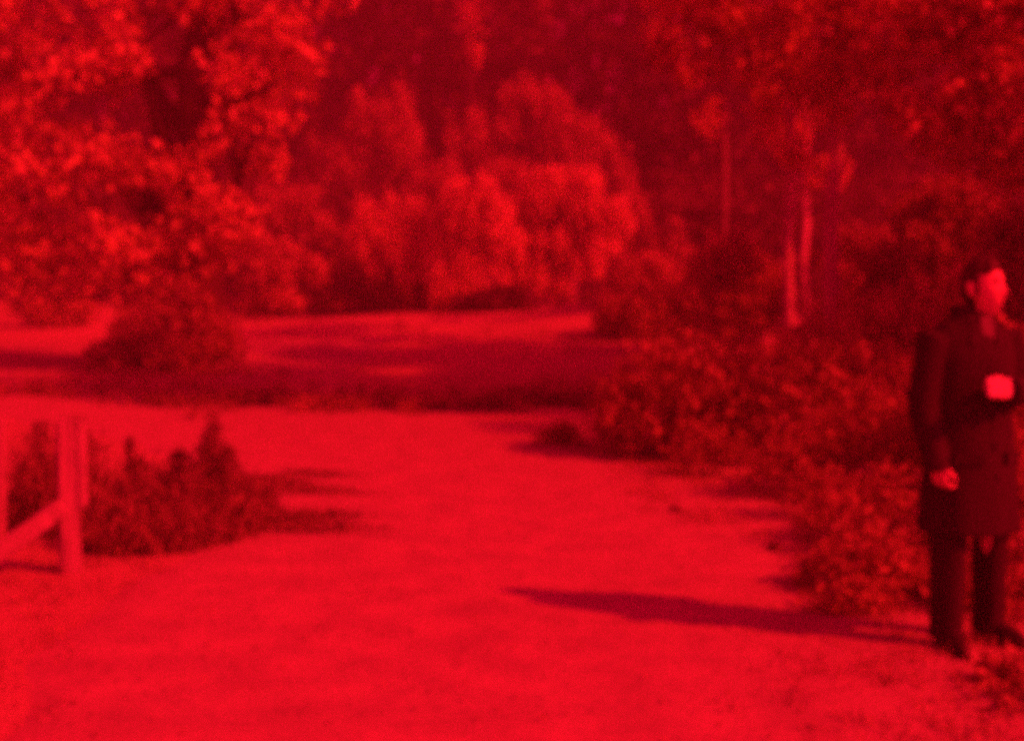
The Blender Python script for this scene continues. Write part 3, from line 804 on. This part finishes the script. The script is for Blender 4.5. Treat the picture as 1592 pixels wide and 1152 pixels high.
# hair: a cap over skull and nape
hv2, hf2 = [], []
nu, nv = 72, 36
for j in range(nv + 1):
    th = math.pi * .74 * j / nv
    for i in range(nu):
        ph = 2 * math.pi * i / nu
        d = Vector((math.sin(th) * math.cos(ph), math.sin(th) * math.sin(ph), math.cos(th)))
        k = 1.0 + .035 * math.sin(ph * 7 + th * 5) * .6
        lift = 1.07 * k
        x, y, z = d.x * .0785 * lift, d.y * .100 * lift, d.z * .124 * lift
        if d.y < -.2:      # hairline over the forehead
            lim = .080 + .010 * math.sin(ph * 3)
            if z < lim:
                pull = min(1, (lim - z) / .03); x *= 1 - .16 * pull; y *= 1 - .17 * pull; z = max(z, lim - .02)
        elif d.y < .12:      # sideburns in front of the ears
            z = max(z, -.030)
        else:                # nape
            z = max(z, -.085)
            if z < -.02: x *= .96; y *= 1 - .25 * min(1, (-.02 - z) / .065)
        q_ = Vector((x, y, z)); q_ *= HEAD_S * (1 + .05 * mnoise.noise(q_ * 70) + .03 * mnoise.noise(Vector((x * 160, y * 60, z * 40))))
        hv2.append(HEAD_C + HM @ hs(q_))
for j in range(nv):
    for i in range(nu):
        a = j * nu + i; b = j * nu + (i + 1) % nu
        hf2.append((a, a + nu, b + nu, b))
link('hair', mesh_from('hair', hv2, hf2), M['hair'], PER, True)
# eyes and brows are darker than the skin
def blob(name, c, r3, mat, parent):
    bm = bmesh.new(); bmesh.ops.create_uvsphere(bm, u_segments=12, v_segments=8, radius=1)
    bmesh.ops.scale(bm, vec=r3, verts=bm.verts)
    me = bpy.data.meshes.new(name); bm.to_mesh(me); bm.free()
    o = link(name, me, mat, parent, True)
    o.matrix_local = Matrix.Translation(HEAD_C + HM @ hs(c)) @ HM.to_3x3().to_4x4()
    return o
for s in (-1, 1):
    blob('eye', (s * .031, -.0805, .012), (.011, .006, .006), M['hair'], body)
    blob('eyebrow', (s * .031, -.0935, .033), (.018, .004, .0035), M['hair'], body)
blob('mouth', (0, -.0975, -.068), (.022, .004, .0018), M['hair'], body)

# coat: one continuous lofted body with hem folds, plus sleeves, collar, lapels and buttons
cv, cf = [], []
lv, lf = loft([(.0, .0, .525, .245, .185, .055), (0, 0, .58, .24, .18, .05), (0, 0, .72, .228, .168, .035), (0, 0, .9, .212, .152, .02), (0, 0, 1.04, .2, .14, .012), (0, 0, 1.18, .207, .143, .01), (0, .005, 1.3, .218, .142, .006), (0, .01, 1.37, .208, .128, 0), (0, .012, 1.42, .172, .110, 0), (0, .012, 1.465, .116, .092, 0), (0, .012, 1.495, .082, .078, 0)], 40, True, True, folds=8, seed=3)
add(cv, cf, lv, lf)
for S, E, W in ((SR, ER, WR), (SL, EL, WL)):
    tube(cv, cf, [S + Vector((-.05 * (1 if S.x > 0 else -1), 0, .0)), S, S.lerp(E, .5), E.lerp(S, .06), E.lerp(W, .06), E.lerp(W, .5), W.lerp(E, -.12)], [.078, .078, .072, .070, .069, .064, .060], 14)
coat_mesh = bake('coat', cv, cf, .009, 0, 4)
# cloth wrinkles
co = np.empty(len(coat_mesh.vertices) * 3, np.float32); coat_mesh.vertices.foreach_get('co', co); co = co.reshape(-1, 3)
nr = np.empty(len(coat_mesh.vertices) * 3, np.float32); coat_mesh.vertices.foreach_get('normal', nr); nr = nr.reshape(-1, 3)
dz = np.array([mnoise.noise(Vector((c[0] * 9, c[1] * 9, c[2] * 4))) for c in co])
co += nr * (dz * .011)[:, None]
coat_mesh.vertices.foreach_set('co', co.reshape(-1)); coat_mesh.update()
coat = link('coat', coat_mesh, M['coat'], PER, True)
# front edge overlap, lapels, collar, buttons, pocket flaps
def strip(name, pts_l, pts_r, thick, mat, parent):
    v, f = [], []
    n = len(pts_l)
    for a, b in zip(pts_l, pts_r):
        a = Vector(a); b = Vector(b)
        for p_ in (a, b, b + Vector((0, -thick, 0)), a + Vector((0, -thick, 0))): v.append(p_)
    for i in range(n - 1):
        for k in range(4):
            a = i * 4 + k; b = i * 4 + (k + 1) % 4
            f.append((a, b, b + 4, a + 4))
    f.append((0, 3, 2, 1)); f.append(tuple((n - 1) * 4 + k for k in range(4)))
    return link(name, mesh_from(name, v, f), mat, parent)
yf = lambda z: -float(np.interp(z, [.5, .72, .9, 1.04, 1.18, 1.3, 1.38, 1.43, 1.47], [.182, .167, .152, .142, .145, .140, .122, .100, .082]))
zs = [.52, .62, .72, .82, .92, 1.02, 1.1, 1.18]
strip('front_edge', [(-.012, yf(z) + .01, z) for z in zs], [(.035, yf(z) + .012, z) for z in zs], .010, M['coat'], coat)
for s in (-1, 1):
    zl = [1.14, 1.22, 1.30, 1.37, 1.43, 1.46]
    strip('lapel', [(s * (.012 + .03 * i / 5), yf(z) - .0 + .012, z) for i, z in enumerate(zl)], [(s * (.02 + (.085 if i in (2, 3) else .06) * min(i, 3) / 3), yf(z) + .024, z) for i, z in enumerate(zl)], .011, M['coat'], coat)
cvv, cff = loft([(0, .012, 1.455, .098, .088), (0, .018, 1.495, .088, .084), (0, .030, 1.530, .082, .076), (0, .030, 1.526, .074, .068), (0, .012, 1.47, .070, .066)], 24, False, False)
link('collar', mesh_from('collar', cvv, cff), M['coat'], coat, True)
for z in (.78, .92, 1.05):
    bm = bmesh.new(); bmesh.ops.create_cone(bm, cap_ends=True, segments=14, radius1=.012, radius2=.010, depth=.007)
    me = bpy.data.meshes.new('button'); bm.to_mesh(me); bm.free()
    o = link('button', me, M['button'], coat); o.location = (.012, yf(z) - .012, z); o.rotation_euler = (R(90), 0, 0)
for s in (-1, 1):
    o = board('pocket_flap', (.13, .016, .055), M['coat'], coat, (s * .12, yf(.86) * .84, .86), (0, 0, R(26 * s)), .004)
# shirt front
strip('shirt', [(-.028, -.1, 1.38), (-.035, -.085, 1.44), (-.03, -.074, 1.485)], [(.028, -.1, 1.38), (.035, -.085, 1.44), (.03, -.074, 1.485)], .012, M['shirt'], PER)

# trousers and shoes
tv2, tf2 = [], []
feet = [(-.128, -.02), (.150, .03)]
for (fx, fy), s in zip(feet, (-1, 1)):
    v, f = loft([(fx, fy, .045, .070, .082, .03), (fx, fy, .12, .066, .078, .03), (fx * 1.0, fy, .3, .070, .080, .025), (fx, fy - .005, .48, .076, .084, .02), (fx * .9, fy * .6, .66, .088, .10, .01), (fx * .9, 0, .86, .105, .115, 0)], 24, folds=5, seed=9 + s)
    add(tv2, tf2, v, f)
v, f = loft([(0, 0, .78, .17, .125), (0, 0, .9, .175, .125), (0, 0, 1.0, .165, .115)], 24); add(tv2, tf2, v, f)
link('trousers', bake('trousers', tv2, tf2, .010, 0, 3), M['trousers'], PER, True)
for fx, fy in feet:
    v, f = loft([(0, -.075, .0, .047, .135), (0, -.075, .018, .050, .140), (0, -.072, .04, .047, .132), (0, -.05, .065, .042, .105), (0, -.01, .095, .038, .055), (0, .005, .12, .038, .045)], 20)
    o = link('shoe', mesh_from('shoe', v, f), M['shoe'], PER, True); o.location = (fx, fy, .004); o.rotation_euler = (0, 0, R(-14 if fx < 0 else 14))

# the pale packet he holds against his chest
rz = Matrix.Rotation(R(20), 4, 'Z')
pk = empty('packet', Vector((2.055, 5.52, 0)) + rz @ Vector((-.09, -.276, 1.185)), R(20 + 10)); pk.rotation_euler = (R(-6), R(3), R(24))
tag(pk, 'small pale folded packet the man holds in front of his chest', 'packet')
board('sheet', (.138, .006, .080), M['paper'], pk, (0, 0, 0), bev=.002)
board('fold', (.134, .005, .056), M['paper'], pk, (.001, -.0062, -.012), (R(2), 0, 0), bev=.002)

# ------------------------------------------------------------------ haze
bm = bmesh.new(); bmesh.ops.create_cube(bm, size=1)
bmesh.ops.scale(bm, vec=(320, 200, 55), verts=bm.verts); bmesh.ops.translate(bm, vec=(0, 36, 26.3), verts=bm.verts)
me = bpy.data.meshes.new('haze'); bm.to_mesh(me); bm.free()
hm, hnt, hout = new_mat('thin_haze')
pvn = hnt.nodes.new('ShaderNodeVolumePrincipled')
pvn.inputs['Color'].default_value = (.9, .9, .9, 1); pvn.inputs['Density'].default_value = HAZE
pvn.inputs['Anisotropy'].default_value = 0.0
hnt.links.new(pvn.outputs[0], hout.inputs['Volume'])
tag(link('haze', me, hm), 'thin even haze filling the air over the whole place', 'haze', kind='stuff')
